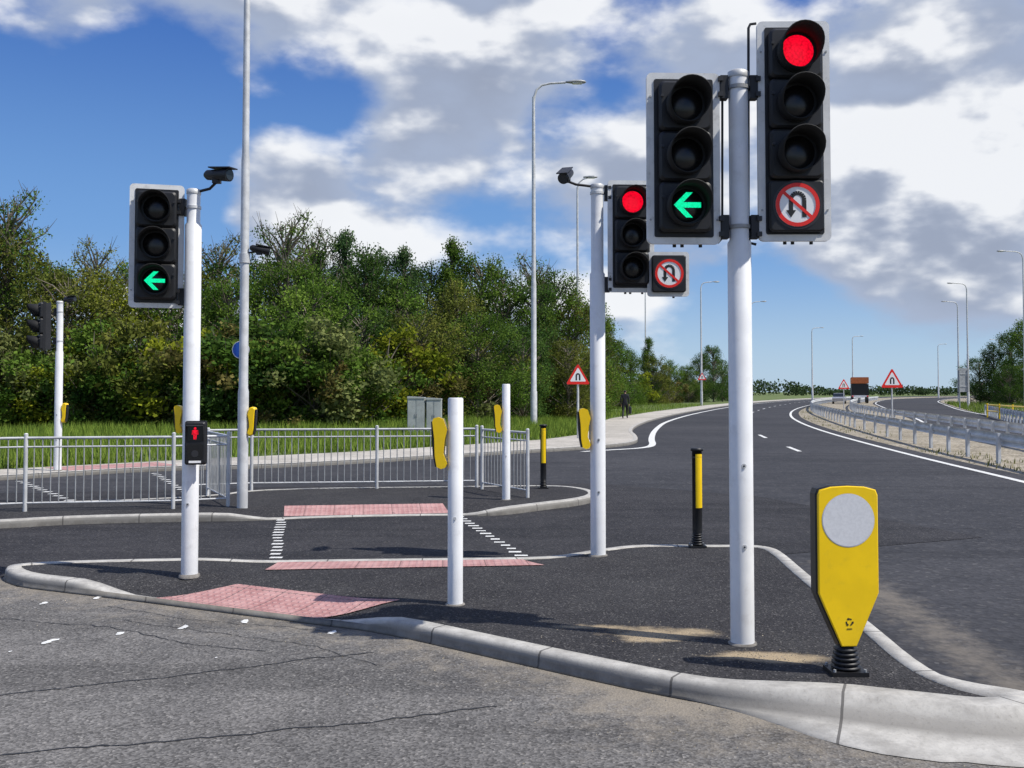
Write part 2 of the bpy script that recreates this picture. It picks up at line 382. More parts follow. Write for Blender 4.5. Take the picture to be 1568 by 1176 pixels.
def isdirt(x,y):
    v=.02
    for sx,sy,rx,ry in spots: v+=1.0*math.exp(-((x-sx)/rx)**2-((y-sy)/ry)**2)
    return v
tisl=empty("traffic_island")
def inset(P,d):
    out=[];n=len(P)
    for i in range(n):
        t=(Vector(P[(i+1)%n])-Vector(P[i-1])).normalized(); out.append((P[i][0]-t.y*d,P[i][1]+t.x*d))
    return out
sheet("island_surface",inset(isl,.07),'island',lambda x,y:isz(x,y)-.006,step=.08,dirt=isdirt,parent=tisl)
def flare(x,y):
    if y>5.6 or x<.98: return 0.0
    if x<2.2: return .46*sst((x-.95)/1.0)
    return .42*max(0,1-max(0,(y-5.0))/.6)
k=kerb("island_kerb",isl,isz,flare=flare); k.parent=tisl
sheet("tactile_paving_front",densify([(-3.0,8.03),(-1.52,7.32),(-.86,7.6),(-2.32,8.33)],.12),'tact',lambda x,y:isz(x,y)+.003,step=.08,uvrot=math.atan2(-.7,1.43),parent=tisl)
sheet("tactile_paving_back",densify([(-2.22,8.86),(.3,9.14),(.1,9.6),(-2.24,9.44)],.12),'tact',lambda x,y:isz(x,y)+.002,step=.08,uvrot=.07,parent=tisl)
i2=[(-14,10.9),(-8.5,11.6),(-6.4,12.15),(-5.7,12.6),(-4.4,12.85),(-3.3,12.95),(-2.6,13.25),(-.9,13.5),(-.21,13.4),(.43,14.1),(1.1,14.75),(1.38,15.5),(1.25,16.35),(.74,16.9),(-.6,16.7),(-4.2,16.3),(-4.7,15.0),(-7.3,14.1),(-14,13.2)]
i2=densify(smoothp(i2,2),.25)
def i2z(x,y):
    d=segd(x,y,(-3.0,13.1),(-.9,13.5)); return .105-.085*sst(1-max(0,d-.15)/.75)
t2=empty("crossing_island")
sheet("island_surface",inset(i2,.07),'island',lambda x,y:i2z(x,y)-.006,step=.25,parent=t2)
k=kerb("island_kerb",i2,i2z); k.parent=t2
sheet("tactile_paving",densify([(-3.08,13.3),(-.86,13.66),(-1.0,14.2),(-3.2,13.84)],.15),'tact',lambda x,y:i2z(x,y)+.001,step=.15,uvrot=.15,parent=t2)
sheet("tactile_paving_far",[(-9.0,20.0),(-7.3,21.5),(-8.1,22.4),(-9.9,20.8)],'tact',.1,uvrot=.7)
sheet("crossing_lane",[(-30,10.5),(-4.7,9.05)]+[(-4.6,9.2),(-4.0,9.3),(-3.0,9.4),(-2,9.5),(.2,9.6),(.8,9.8),(1.3,10.2),(2.6,10.2),(5.5,11.5),(4.0,16),(1.6,18.2),(-4,17.6),(-8,16.5),(-30,16)],'road',.004,step=.6,dirt=lambda x,y:.02)
mb=MB()
def studs(a,b,n,w=.13,l=.09,z=.009):
    a,b=Vector(a),Vector(b)
    for i in range(n):
        p=a.lerp(b,i/(n-1)); p.x+=random.uniform(-.012,.012); x0=w/2*random.uniform(.75,1.1); y0=l/2*random.uniform(.8,1.1)
        mb.add([(p.x-x0,p.y-y0,z),(p.x+x0,p.y-y0*.9,z),(p.x+x0*.95,p.y+y0,z),(p.x-x0,p.y+y0*.95,z)],[(0,1,2,3)],'paint')
studs((-3.05,13.0),(-2.37,9.85),15); studs((-.72,13.35),(.16,9.98),16)
studs((-9.3,18.6),(-6.2,14.4),14,.16,.12); studs((-7.4,20.4),(-5.0,15.6),14,.16,.12)
mb.obj("crossing_stud_markings")
mb=MB()
for px,py,l in((80,983,14),(185,972,11),(285,962,12),(375,953,12),(150,917,10),(70,925,10),(508,970,10),(14,1000,5),(330,1008,4)):
    x,y=g(px,py); s=l*.0020
    for q in range(3 if l>9 else 1):
        ox,oy=random.uniform(-s,s),random.uniform(-s,s)*1.5; n=9
        mb.add([(x+ox+s*1.2*random.uniform(.5,1.15)*math.cos(2*pi*k/n),y+oy+s*1.9*random.uniform(.5,1.15)*math.sin(2*pi*k/n),.0085+.0004*q) for k in range(n)],[tuple(range(n))],'paint')
mb.obj("worn_crossing_studs")
wl=[(2.0,27.9),(3.1,28.9),(3.9,29.6),(4.48,31),(5.0,35.4),(6.4,44),(8.9,56.7),(14.9,79),(26.2,116),(43.5,164),(66,217),(104,299)]
strip("road_edge_line",smoothp(wl,3,False),.22,'paint',.006)
strip("median_edge_line",smoothp(med[1:],1,False),.16,'paint',.0065)
mb=MB()
cl=smoothp([(8.2,28),(9.6,38),(11.5,49),(15.5,66),(22.5,90),(32,119),(47.5,162),(70,216)],3,False)
strip("",densify(cl,1.0,False),.13,'paint',.006,dash=(3,6),obj=mb)
mb.obj("lane_dash_markings")
strip("far_carriageway_edge_line",smoothp([(p[0]+.4,p[1]) for p in c2n],2,False),.16,'paint',.0)
strip("far_carriageway_edge_line",smoothp([(p[0]-.4,p[1]) for p in c2f],2,False),.16,'paint',.0)
def wob(P,amp=.02,step=.08):
    D=densify(P,step,False); o=0; out=[]
    for x,y in D:
        o=o*.8+random.uniform(-amp,amp)*.5; out.append((x+o*.3,y+o))
    return out
mb=MB()
for P,w in(([(-3.9,5.25),(-2.9,5.54),(-1.9,5.95),(-1.24,6.3),(-.9,6.42)],.012),([(-3.5,4.2),(-2.42,4.64),(-1.33,4.92),(-.085,5.33)],.012),
           ([(-4.8,7.7),(-3.86,7.39),(-2.86,7.1),(-2.14,6.62),(-1.6,6.5)],.008),([(-2.9,7.35),(-2.1,6.95),(-1.3,6.6),(-.8,6.1)],.006),([(-3.2,7.8),(-2.2,7.3),(-1.2,6.95)],.006)):
    strip("",wob(P,.04,.05),w,'tar',.0075,jit=.6,obj=mb)
mb.obj("road_tar_seams")
mb=MB()
def stone(x,y,z,s):
    a=random.uniform(0,6.28); vs=[(x+s*math.cos(a+k*2.1)*random.uniform(.6,1.2),y+s*math.sin(a+k*2.1)*random.uniform(.6,1.2),z) for k in range(3)]+[(x,y,z+s*random.uniform(.5,.9))]
    mb.add(vs,[(0,1,3),(1,2,3),(2,0,3)],random.choice(['gravel','gravel','kerb_side']))
for _ in range(800):
    k=random.randrange(len(front)-1); a,b=front[k],front[k+1]; t=random.random(); off=random.expovariate(1/.35)+.03
    x=a[0]+(b[0]-a[0])*t-off*.45; y=a[1]+(b[1]-a[1])*t-off
    if x>1.2: y-=.45
    stone(x,y,.004,random.uniform(.003,.008))
for _ in range(500):
    sx,sy,rx,ry=random.choice(spots[:4]); x=random.gauss(sx,rx*.8); y=random.gauss(sy,ry*.9)
    if inpoly(x,y,isl) : stone(x,y,isz(x,y)-.007,random.uniform(.003,.009))
mb.obj("loose_grit")
# ---------------- signal equipment ----------------
def visor(mb,T,cx,cz,r=.128,L=.20,l0=.085,y0=-.098,n=28):
    vs=[]
    for k in range(n):
        a=2*pi*k/n; up=.5+.5*math.sin(a); L_=l0+(L-l0)*sst(up*1.15)
        for rr,yy in((r,y0),(r*1.02,y0-L_),(r-.004,y0-L_),(r-.006,y0)):
            vs.append((cx+rr*math.cos(a),yy,cz+rr*math.sin(a)))
    fs=[]
    for k in range(n):
        j=(k+1)%n
        for q in range(3): fs.append((k*4+q,j*4+q,j*4+q+1,k*4+q+1))
    mb.add(vs,fs,'matte',True,T)
def uturn(mb,T,cx,cz,y,s=1.0):
    C=lambda P:[(cx+p[0]*s,cz+p[1]*s) for p in P]
    mb.flat(C(circ(.14,40)),y,'swhite',T); 
    t=.0135
    arc=[(-.042,-.045),(-.042,.03)]+[(-.042*math.cos(a),.03+.045*math.sin(a)) for a in [pi*k/10 for k in range(11)]][1:]+[(.042,-.08)]
    for i in range(len(arc)-1):
        a,b=Vector(arc[i]),Vector(arc[i+1]); d=(b-a).normalized(); nn=Vector((-d.y,d.x))*t
        mb.flat(C([a-nn,b-nn,b+nn,a+nn]),y-.0015-.00005*i,'sblack',T)
    mb.flat(C([(-.074,-.035),(-.010,-.035),(-.042,-.082)]),y-.0024,'sblack',T)
    a=R(-42); d=Vector((math.cos(a),math.sin(a))); nn=Vector((-d.y,d.x))*.010
    mb.flat(C([-d*.12-nn,d*.12-nn,d*.12+nn,-d*.12+nn]),y-.0035,'red',T)
    mb.ring(.14*s,.115*s,y-.0045,'red',T,c=(cx,cz))
def head(parent,center,yaw,lights,w=.465,pitch=.325,name="signal_head",board=True):
    mb=MB(); T=Matrix.Translation(center)@Matrix.Rotation(yaw,4,'Z')
    n=len(lights); h=n*pitch+.135
    if h>1.3: h=1.43
    if board:
        mb.prism(rrect(w,h,.035),-.014,.014,'board','board',T)
        mb.prism(rrect(w-.092,h-.085,.015),-.020,-.012,'black','black',T)
        for sx in(-1,1):
            for sz in(-1,1): mb.cyl((sx*(w/2-.022),-.013,sz*(h*.36)),(sx*(w/2-.022),-.02,sz*(h*.36)),.007,'galv_d',n=8,T=T)
    mb.box((0,.07,0),(.30,.115,n*pitch-.02),'dgrey',T)
    if not board: mb.box((0,-.0,0),(.34,.05,n*pitch+.02),'black',T)
    z=(n-1)/2*pitch
    for L in lights:
        if L=='sign':
            mb.prism(rrect(.345,.325,.025,cz=z-.01),-.075,-.016,'black','black',T,bev=.008)
            mb.ring(.158,.142,-.079,'dgrey',T,c=(0,z-.005)); uturn(mb,T,0,z-.005,-.078)
        else:
            mb.prism(rrect(.335,pitch-.006,.035,cz=z),-.085,-.016,'black','black',T,bev=.015)
            mb.prism(circ(.132,28,0,z),-.1,-.084,'black','black',T)
            y=-.103
            vs=[(0,y-.022,z)]; 
            rings=[(.045,-.019),(.08,-.011),(.105,0)]
            for r,dy in rings: vs+=[(r*math.cos(2*pi*k/24),y+dy,z+r*math.sin(2*pi*k/24)) for k in range(24)]
            fs=[(0,1+k,1+(k+1)%24) for k in range(24)]
            for q in range(2): fs+=[(1+q*24+k,1+(q+1)*24+k,1+(q+1)*24+(k+1)%24,1+q*24+(k+1)%24) for k in range(24)]
            mb.add(vs,fs,'e_red' if L=='red' else 'lens',True,T)
            if L=='arrow':
                yy=y-.026
                mb.flat([(-.05,z-.017),(.085,z-.017),(.085,z+.017),(-.05,z+.017)],yy,'e_green',T)
                for s in(1,-1):
                    mb.flat([(-.088,z),(-.01,z+s*.08),(.032,z+s*.08),(-.044,z)],yy-.001,'e_green',T)
            visor(mb,T,0,z)
            for sx in(-1,1): mb.cyl((sx*.15,-.08,z+.06),(sx*.15,-.10,z+.06),.010,'dgrey',n=8,T=T)
        z-=pitch
    for sx in(-.05,.0,.12): mb.cyl((sx,.05,-h/2-.012),(sx,.05,-h/2+.06),.012,'black',n=8,T=T)
    return mb.obj(name,parent), T, h
def pole(parent,x,y,z0,top,r=.072,r2=.06,step=None,name="pole"):
    mb=MB(); st=step or z0+ (top-z0)*.70
    mb.tube([(x,y,z0-.05),(x,y,st),(x,y,st+.02),(x,y,top)],[r,r,r2,r2],'white',28)
    mb.tube([(x,y,top-.035),(x,y,top-.03),(x,y,top+.004),(x,y,top+.014)],[r2+.003,r2+.005,r2+.005,r2-.01],'galv',28)
    mb.tube([(x,y,z0-.02),(x,y,z0+.006),(x,y,z0+.010)],[r+.022,r+.015,r+.001],'kerb_side',20)
    for zz in(.62,1.13): 
        mb.cyl((x,y-r+.004,z0+zz),(x,y-r-.004,z0+zz),.016,'galv',n=12); mb.cyl((x,y-r+.004,z0+zz),(x,y-r-.006,z0+zz),.006,'sblack',n=6)
    return mb.obj(name,parent)
def band(parent,x,y,z,r,sx=1):
    mb=MB(); mb.tube([(x,y,z-.012),(x,y,z+.012)],r+.004,'galv',24)
    mb.box((x+sx*(r+.03),y,z),(.05,.07,.15),'black'); mb.box((x+sx*(r+.055),y-.0,z+.05),(.03,.1,.03),'dgrey'); mb.box((x+sx*(r+.055),y,z-.05),(.03,.1,.03),'dgrey')
    return mb.obj("mounting_clamp",parent)
def detector(parent,base,top,direction,name="vehicle_detector"):
    mb=MB(); b,t=Vector(base),Vector(top); d=Vector(direction).normalized()
    mb.tube([b,(b.x+(t.x-b.x)*.15,b.y,b.z+.02),(b.x+(t.x-b.x)*.7,b.y+(t.y-b.y)*.7,b.z+.04),(t.x,t.y,t.z-.06)],.013,'black',8)
    mb.box((t.x,t.y,t.z-.045),(.07,.05,.06),'black')
    a=d.cross(Vector((0,0,1))).normalized(); u=a.cross(d)
    T=Matrix(((a.x,d.x,u.x,t.x),(a.y,d.y,u.y,t.y),(a.z,d.z,u.z,t.z),(0,0,0,1)))
    mb.tube([(0,-.13,0),(0,-.10,0),(0,.02,0),(0,.10,.0),(0,.14,.0)],[.025,.045,.05,.056,.058],'black',16,T=T)
    mb.tube([(0,.14,0),(0,.145,0)],[.05,.045],'glass',16,T=T)
    mb.box((0,.06,.06),(.11,.24,.010),'dgrey',T)
    return mb.obj(name,parent)
def pushbox(parent,x,y,z,r,yaw=pi,s=1.0,name="push_button_unit"):
    mb=MB(); T=Matrix.Translation((x,y,z))@Matrix.Rotation(yaw,4,'Z')@Matrix.Translation((r,0,0))@Matrix.Scale(s,4)
    prof=[(0,.10),(.03,.185),(.07,.20),(.105,.19),(.115,.165),(.10,.04),(.095,-.10),(.08,-.185),(.045,-.2),(.015,-.19),(0,-.16),(.03,-.08),(.02,.02)]
    mb.prism([(p[0],p[1]) for p in prof],-.055,.055,'yellow','yellow',T,bev=.014)
    mb.prism([(.106,.16),(.125,.165),(.120,.02),(.110,-.10),(.092,-.185),(.086,-.18),(.098,-.08),(.106,.04)],-.048,.048,'black','black',T)
    mb.box((-.005,0,0),(.03,.05,.22),'galv_d',T)
    return mb.obj(name,parent)
# right signal
xr,yr=g(1137,985,.1)
S=empty("traffic_signal"); zt=at(1127,112,yr).z
pole(S,xr,yr,.1,zt,.075,.062,step=at(1130,372,yr).z)
c1=at(1046,243,yr-.02); c2=at(1215,201,yr-.02)
head(S,c1,R(2),['off','off','arrow'],w=.475); head(S,c2,R(-1),['red','off','off','sign'],w=.465)
for py in(135,348):
    zz=at(1127,py,yr).z; band(S,xr,yr,zz,.066,1); band(S,xr,yr,zz,.066,-1)
mb=MB()
a=at(1146,372,yr+.03); b=at(1146,36,yr+.03); mb.tube([(a.x+.05,a.y,a.z-.01),(a.x+.01,a.y,a.z),(a.x,a.y,a.z+.04),(b.x,b.y,b.z-.03),(b.x+.012,b.y,b.z-.005),(b.x+.05,b.y,b.z)],.009,'black',8)
a=at(1106,120,yr+.03); b=at(1106,372,yr+.03); mb.tube([(a.x-.02,a.y,a.z),(a.x,a.y,a.z-.03),(b.x,b.y,b.z+.03),(b.x-.03,b.y,b.z)],.008,'black',8)
mb.obj("cable_conduit",S)
# middle signal
xm,ym=g(916,850,.1); S=empty("traffic_signal"); zt=at(909,284,ym).z
pole(S,xm,ym,.1,zt,.075,.062,step=at(912,420,ym).z)
c=at(966,362,ym-.02); head(S,c,R(3),['red','off','off'],w=.46)
mb=MB(); T=Matrix.Translation(at(1023,420,ym-.06)); mb.prism(rrect(.41,.44,.03),-.012,.012,'board','board',T); mb.prism(rrect(.33,.36,.02),-.07,-.010,'black','black',T,bev=.008)
mb.ring(.155,.141,-.074,'dgrey',T); uturn(mb,T,0,0,-.073); mb.cyl((.06,.05,-.23),(.06,.05,-.1),.012,'black',n=8,T=T); mb.box((0,.06,0),(.28,.1,.3),'dgrey',T); mb.obj("no_u_turn_sign_box",S)
for py in(296,436): band(S,xm,ym,at(912,py,ym).z,.066,1)
t=at(868,268,ym); detector(S,(xm,ym,zt-.03),t,(-.35,-1,-.5))
pushbox(S,xm,ym,at(912,656,ym).z,.075,yaw=R(182)+.0)
# left signal
xl,yl=g(290,880,.1); S=empty("traffic_signal"); zt=at(291,292,yl).z
pole(S,xl,yl,.1,zt,.072,.058,step=at(291,345,yl).z)
c=at(240,377,yl-.05); head(S,c,R(14),['off','off','arrow'],w=.455,pitch=.318)
for py in(318,455): band(S,xl,yl,at(291,py,yl).z,.062,-1)
detector(S,(xl,yl,zt-.03),at(332,268,yl-.05),(1,-.45,-.1))
pushbox(S,xl,yl,at(291,642,yl).z,.072,yaw=R(175),s=.62)
mb=MB(); T=Matrix.Translation(at(300,678,yl-.12))@Matrix.Rotation(R(12),4,'Z')
mb.prism(rrect(.185,.38,.02),0.0,.02,'dgrey','dgrey',T); mb.prism(rrect(.165,.36,.015),-.07,.0,'black','black',T,bev=.01)
for zz in(.085,-.075):
    mb.prism(rrect(.13,.13,.01,cz=zz),-.074,-.06,'lens','lens',T)
mb.add([(-.07,-.07,.155),(.07,-.07,.155),(.07,-.13,.15),(-.07,-.13,.15)],[(0,1,2,3)],'matte',False,T)
for sx in (-.07,.07): mb.add([(sx,-.07,.155),(sx,-.13,.15),(sx,-.07,.01)],[(0,1,2)],'matte',False,T)
def man(z): 
    y=-.0765
    mb.flat(circ(.011,12,0,z+.042),y,'e_red',T); mb.flat([(-.014,z-.005),(.014,z-.005),(.017,z+.028),(-.017,z+.028)],y,'e_red',T)
    for s in(-1,1):
        mb.flat([(s*.002,z-.052),(s*.012,z-.052),(s*.014,z-.005),(s*.002,z-.005)],y,'e_red',T); mb.flat([(s*.02,z-.012),(s*.026,z-.012),(s*.024,z+.026),(s*.0185,z+.026)],y,'e_red',T)
man(.085)
mb.flat(circ(.03,16,0,-.09),-.0765,'dgrey',T); mb.box((0,-.075,-.16),(.10,.008,.018),'swhite',T); mb.box((0,.04,0),(.06,.08,.2),'galv_d',T)
mb.obj("pedestrian_signal",S)
# far left signal (side view)
xf,yf=g(88,720,.1); S=empty("traffic_signal"); zt=at(90,462,yf).z
pole(S,xf,yf,.1,zt,.075,.065); c=at(60,500,yf); head(S,Vector((xf-.33,yf-.03,c.z)),R(-56),['off','off','off'],board=False)
band(S,xf,yf,c.z+.3,.066,-1); band(S,xf,yf,c.z-.3,.066,-1); pushbox(S,xf,yf,at(88,632,yf).z,.07,yaw=0)
detector(S,(xf,yf,zt-.03),at(106,458,yf),(1,-.3,0))
def pbpost(px,py,ptop,ypx,r,s=1,yaw=pi):
    x,y=g(px,py,.1); S=empty("push_button_post"); z=at(px,ptop,y).z
    mb=MB(); mb.tube([(x,y,.05),(x,y,z-.01),(x,y,z)],[r,r,r-.008],'white',28)
    mb.tube([(x,y,.09),(x,y,.105),(x,y,.108)],[r+.022,r+.014,r+.001],'kerb_side',20)
    mb.cyl((x,y-r+.003,.75),(x,y-r-.006,.75),.012,'galv',n=10); mb.obj("post",S)
    pushbox(S,x,y,at(px,ypx,y).z,r,yaw=yaw,s=s)
pbpost(697,925,609,678,.058,.98,R(176)); pbpost(775,765,588,641,.06,1.05)
# ---------------- bollards ----------------
xb,yb=g(1295,1030,.1)
S=empty("traffic_bollard"); mb=MB(); T=Matrix.Translation((xb,yb,.1))@Matrix.Rotation(R(3),4,'Z')
prof=[(-.045,.155),(.045,.155),(.165,.42),(.182,.46),(.182,1.02),(.17,1.05),(.10,1.068),(0,1.073),(-.10,1.068),(-.17,1.05),(-.182,1.02),(-.182,.46),(-.165,.42)]
mb.prism(prof,-.05,.04,'black','black',T,bev=.012)
ins=[(p[0]*.955,(p[1]-.6)*.985+.6) for p in prof]; mb.prism(ins,-.062,-.047,'yellow','yellow',T,bev=.006,back='black')
mb.prism(ins,.038,.05,'yellow','yellow',T)
mb.prism(circ(.147,48,0,.872),-.0645,-.06,'refl','refl',T); mb.ring(.152,.147,-.0632,'galv',T,48,(0,.872))
for k in range(3):
    a0=R(90+120*k); P=[(.018*math.cos(a0+t)+0,.30+.018*math.sin(a0+t)) for t in(-.75,-.3,.3)]
    for i in range(2):
        a,b=Vector(P[i]),Vector(P[i+1]); d=(b-a).normalized(); nn=Vector((-d.y,d.x))*.004; mb.flat([a-nn,b-nn,b+nn,a+nn],-.0635,'sblack',T)
    d=(Vector(P[2])-Vector(P[1])).normalized(); nn=Vector((-d.y,d.x))*.009; q=Vector(P[2]); mb.flat([q-nn,q+d*.01,q+nn],-.0637,'sblack',T)
mb.box((0,-.0635,.262),(.03,.001,.005),'sblack',T)
mb.obj("body",S)
def springbase(parent,x,y,z,r):
    mb=MB(); pts=[];rs=[]
    zz=0
    for i in range(5):
        for dz,rr in((0,r*.72),(.006,r),(.016,r),(.022,r*.72)): pts.append((x,y,z+.028+zz+dz)); rs.append(rr*(1-.05*i))
        zz+=.025
    pts.append((x,y,z+.19)); rs.append(r*.55)
    mb.tube(pts,rs,'black',24); mb.box((x,y,z+.012),(r*2.5,r*2.2,.028),'black')
    for a in(-1,1):
        for b in(-1,1): mb.cyl((x+a*r*1.05,y+b*r*.9,z+.02),(x+a*r*1.05,y+b*r*.9,z+.04),.008,'galv_d',n=8)
    return mb.obj("flexible_base",parent)
springbase(S,xb,yb,.098,.082)
def slimboll(px,py,ptop,yaw):
    x,y=g(px,py,.1); S=empty("slim_bollard"); z=at(px,ptop,y).z; mb=MB(); r=.050
    mb.tube([(x,y,.25),(x,y,z-.03),(x,y,z-.03),(x,y,z-.008),(x,y,z)],[r,r,r+.014,r+.014,r+.004],'black',24)
    mb.tube([(x,y,z-.1),(x,y,z-.085)],r+.004,'dgrey',24)
    vs=[];n=8
    for k in range(n+1):
        a=yaw-pi/2+R(-42+84*k/n)
        for zz in(.1+(z-.1)*.40,z-.06): vs.append((x+(r+.004)*math.cos(a),y+(r+.004)*math.sin(a),zz))
    mb.add(vs,[(2*k,2*k+2,2*k+3,2*k+1) for k in range(n)],'yellow',True)
    mb.obj("body",S); springbase(S,x,y,.098,.066)
slimboll(1068,838,686,R(16)); slimboll(832,748,650,R(5))
# ---------------- street lamps ----------------
def lamp(x,y,z0,h,ax,L=2.2,yawd=0,r=.11,head_=True,name="street_lamp"):
    mb=MB(); z1=z0+h
    mb.tube([(x,y,z0-.1),(x,y,z0+1.6),(x,y,z0+1.65),(x,y,z0+h*.42),(x,y,z0+h*.43),(x,y,z0+h*.9),(x,y,z1-.6)],[r,r,r*.86,r*.78,r*.66,r*.5,r*.42],'galv',16)
    if head_:
        c,s=math.cos(yawd)*ax,math.sin(yawd)*ax
        P=[(0,-1.0),(.03,-.6),(.12,-.3),(.35,-.1),(.7,-.02),(L*.62,0.02)]
        mb.tube([(x+c*u,y+s*u,z1+w) for u,w in P],[r*.42,r*.4,r*.38,r*.36,r*.35,r*.34],'galv',12)
        T=Matrix.Translation((x+c*L*.62,y+s*L*.62,z1+.03))@Matrix.Rotation(math.atan2(s,c),4,'Z')
        vs=[];prof=[(0,.05,.04),(.15,.1,.07),(.35,.16,.10),(.65,.17,.10),(.82,.12,.07),(.88,.03,.02)]
        for u,w,t in prof:
            for k in range(12):
                a=2*pi*k/12; vs.append((u,w*math.cos(a),(t if math.sin(a)>0 else t*.6)*math.sin(a)))
        fs=[(i*12+k,i*12+(k+1)%12,(i+1)*12+(k+1)%12,(i+1)*12+k) for i in range(5) for k in range(12)]+[tuple(range(12)),tuple(range(60,72))]
        mb.add(vs,fs,'galv_d',True,T); mb.box((.5,0,-.055),(.4,.2,.03),'swhite',T)
    return mb.obj(name)
def lamppx(px,ptop,d,ax,z0=.05,L=2.2,r=.11):
    p=at(px,ptop,d); lamp(p.x,p.y,z0,p.z-z0,ax,L,0,r)
lamppx(817,127,41.4,1,.1,2.2,.14); lamppx(884,272,60,1,.2,.6,.12)
lamppx(988,440,126,1,.1,2,.15); lamppx(1073,432,116,1,.1,2.2,.15); lamppx(1150,462,141,1,.1,2.2,.15)
lamppx(1243,502,199,1,.1,2.6,.19); lamppx(1305,515,229,1,0,2.8,.2); lamppx(1436,527,267,1,0,2.6,.2)
lamppx(1466,462,141,-1,0,2.4,.16); lamppx(1480,434,118,-1,0,2.4,.15); lamppx(1566,385,91,-1,0,2.5,.12); lamppx(1530,520,240,-1,0,2.5,.19)
xc,yc=g(371,777,.1)
S=empty("street_lamp"); o=lamp(xc,yc,.1,11.5,1,2.2,0,.074,name="column"); o.parent=S
mb=MB(); zc=at(374,392,yc).z; mb.tube([(xc,yc,zc-.1),(xc,yc,zc+.03)],[.075,.075],'galv',20); mb.obj("sleeve",S)
detector(S,(xc,yc,zc+.02),at(397,382,yc),(1,.2,-.2)); pushbox(S,xc,yc,at(372,645,yc).z,.065,yaw=0,s=1)
mb=MB(); T=Matrix.Translation((xc-.075,yc+.12,at(362,535,yc).z))@Matrix.Rotation(R(-8),4,'Z'); mb.prism(circ(.125,32),-.006,.006,'blue','galv',T); mb.ring(.125,.115,-.008,'swhite',T); mb.box((0.05,-.03,0),(.03,.06,.05),'galv',T); mb.obj("blue_shared_path_sign",S)
# ---------------- pedestrian guard rails ----------------
def fence(P,name="pedestrian_guard_rail"):
    mb=MB(); P=[Vector((p[0],p[1],0)) for p in P]; H=1.0; z0=.1
    for i in range(len(P)-1):
        a,b=P[i],P[i+1]; L=(b-a).length; n=max(1,round(L/2.0))
        for k in range(n+1 if i==len(P)-2 else n):
            q=a.lerp(b,k/n); mb.tube([(q.x,q.y,z0-.02),(q.x,q.y,z0+H+.03)],.027,'galv',10); mb.tube([(q.x,q.y,z0+H+.03),(q.x,q.y,z0+H+.045)],[.03,.015],'galv',10)
        for zz,rr in((H-.02,.018),(H-.14,.012),(.11,.013)):
            mb.tube([a+Vector((0,0,z0+zz)),b+Vector((0,0,z0+zz))],rr,'galv',6)
        m=int(L/.105)
        for k in range(1,m):
            q=a.lerp(b,k/m); mb.tube([(q.x,q.y,z0+.11),(q.x,q.y,z0+H-.02)],.0085,'galv_d',5,False)
    return mb.obj(name)
A=[g(-160,792,.1),g(38,783,.1),g(265,779,.1),g(349,775,.1),g(318,758,.1)]
fence(A)
fence([g(300,753,.1),g(385,750,.1),g(577,748,.1),g(730,746,.1)]); fence([g(738,749,.1),g(808,762,.1)])
# ---------------- crash barriers ----------------
def wbeam(P,name="crash_barrier",ps=1.8):
    mb=MB(); D=densify(smoothp(P,3,False),.9,False)
    prof=[(-.03,.0),(.03,.045),(.03,.085),(-.02,.13),(-.02,.17),(.03,.215),(.03,.26),(-.03,.31)]
    V=[];n=len(D)
    for i in range(n):
        t=(Vector(D[min(i+1,n-1)])-Vector(D[max(i-1,0)])).normalized(); nr=Vector((-t.y,t.x))
        for o,z in prof: V.append((D[i][0]+nr.x*o,D[i][1]+nr.y*o,.42+z))
    m=len(prof); mb.add(V,[(i*m+k,(i+1)*m+k,(i+1)*m+k+1,i*m+k+1) for i in range(n-1) for k in range(m-1)],'rail')
    acc=0
    for i in range(1,n):
        acc+=math.hypot(D[i][0]-D[i-1][0],D[i][1]-D[i-1][1])
        if acc>ps:
            acc=0; t=(Vector(D[i])-Vector(D[i-1])).normalized(); nr=Vector((-t.y,t.x)); q=(D[i][0]-nr.x*.09,D[i][1]-nr.y*.09)
            mb.box((q[0],q[1],.33),(.07,.11,.76),'rail')
    return mb.obj(name)
wbeam([g(*p) for p in((1330,610.5),(1290,613.5),(1262,617.5),(1243,622),(1243,631),(1290,648),(1350,665),(1440,688),(1568,716),(1700,748),(1900,800))])
wbeam([g(*p) for p in((1345,612),(1318,616),(1302,621),(1305,630),(1345,641),(1400,653),(1480,668),(1568,685),(1700,712),(1900,750))])
wbeam([g(*p) for p in((1508,634),(1530,641),(1568,652),(1640,672))],ps=1.5)
mb=MB()
a=Vector((*g(1512,640,-.02),0)); b=Vector((*g(1600,650,-.02),0))
for zz in(.45,.85): mb.tube([a+Vector((0,0,zz)),b+Vector((0,0,zz))],.04,'yellow',8)
for k in range(5): q=a.lerp(b,k/4); mb.tube([q,q+Vector((0,0,.95))],.045,'yellow',8)
mb.obj("yellow_barrier_rail")
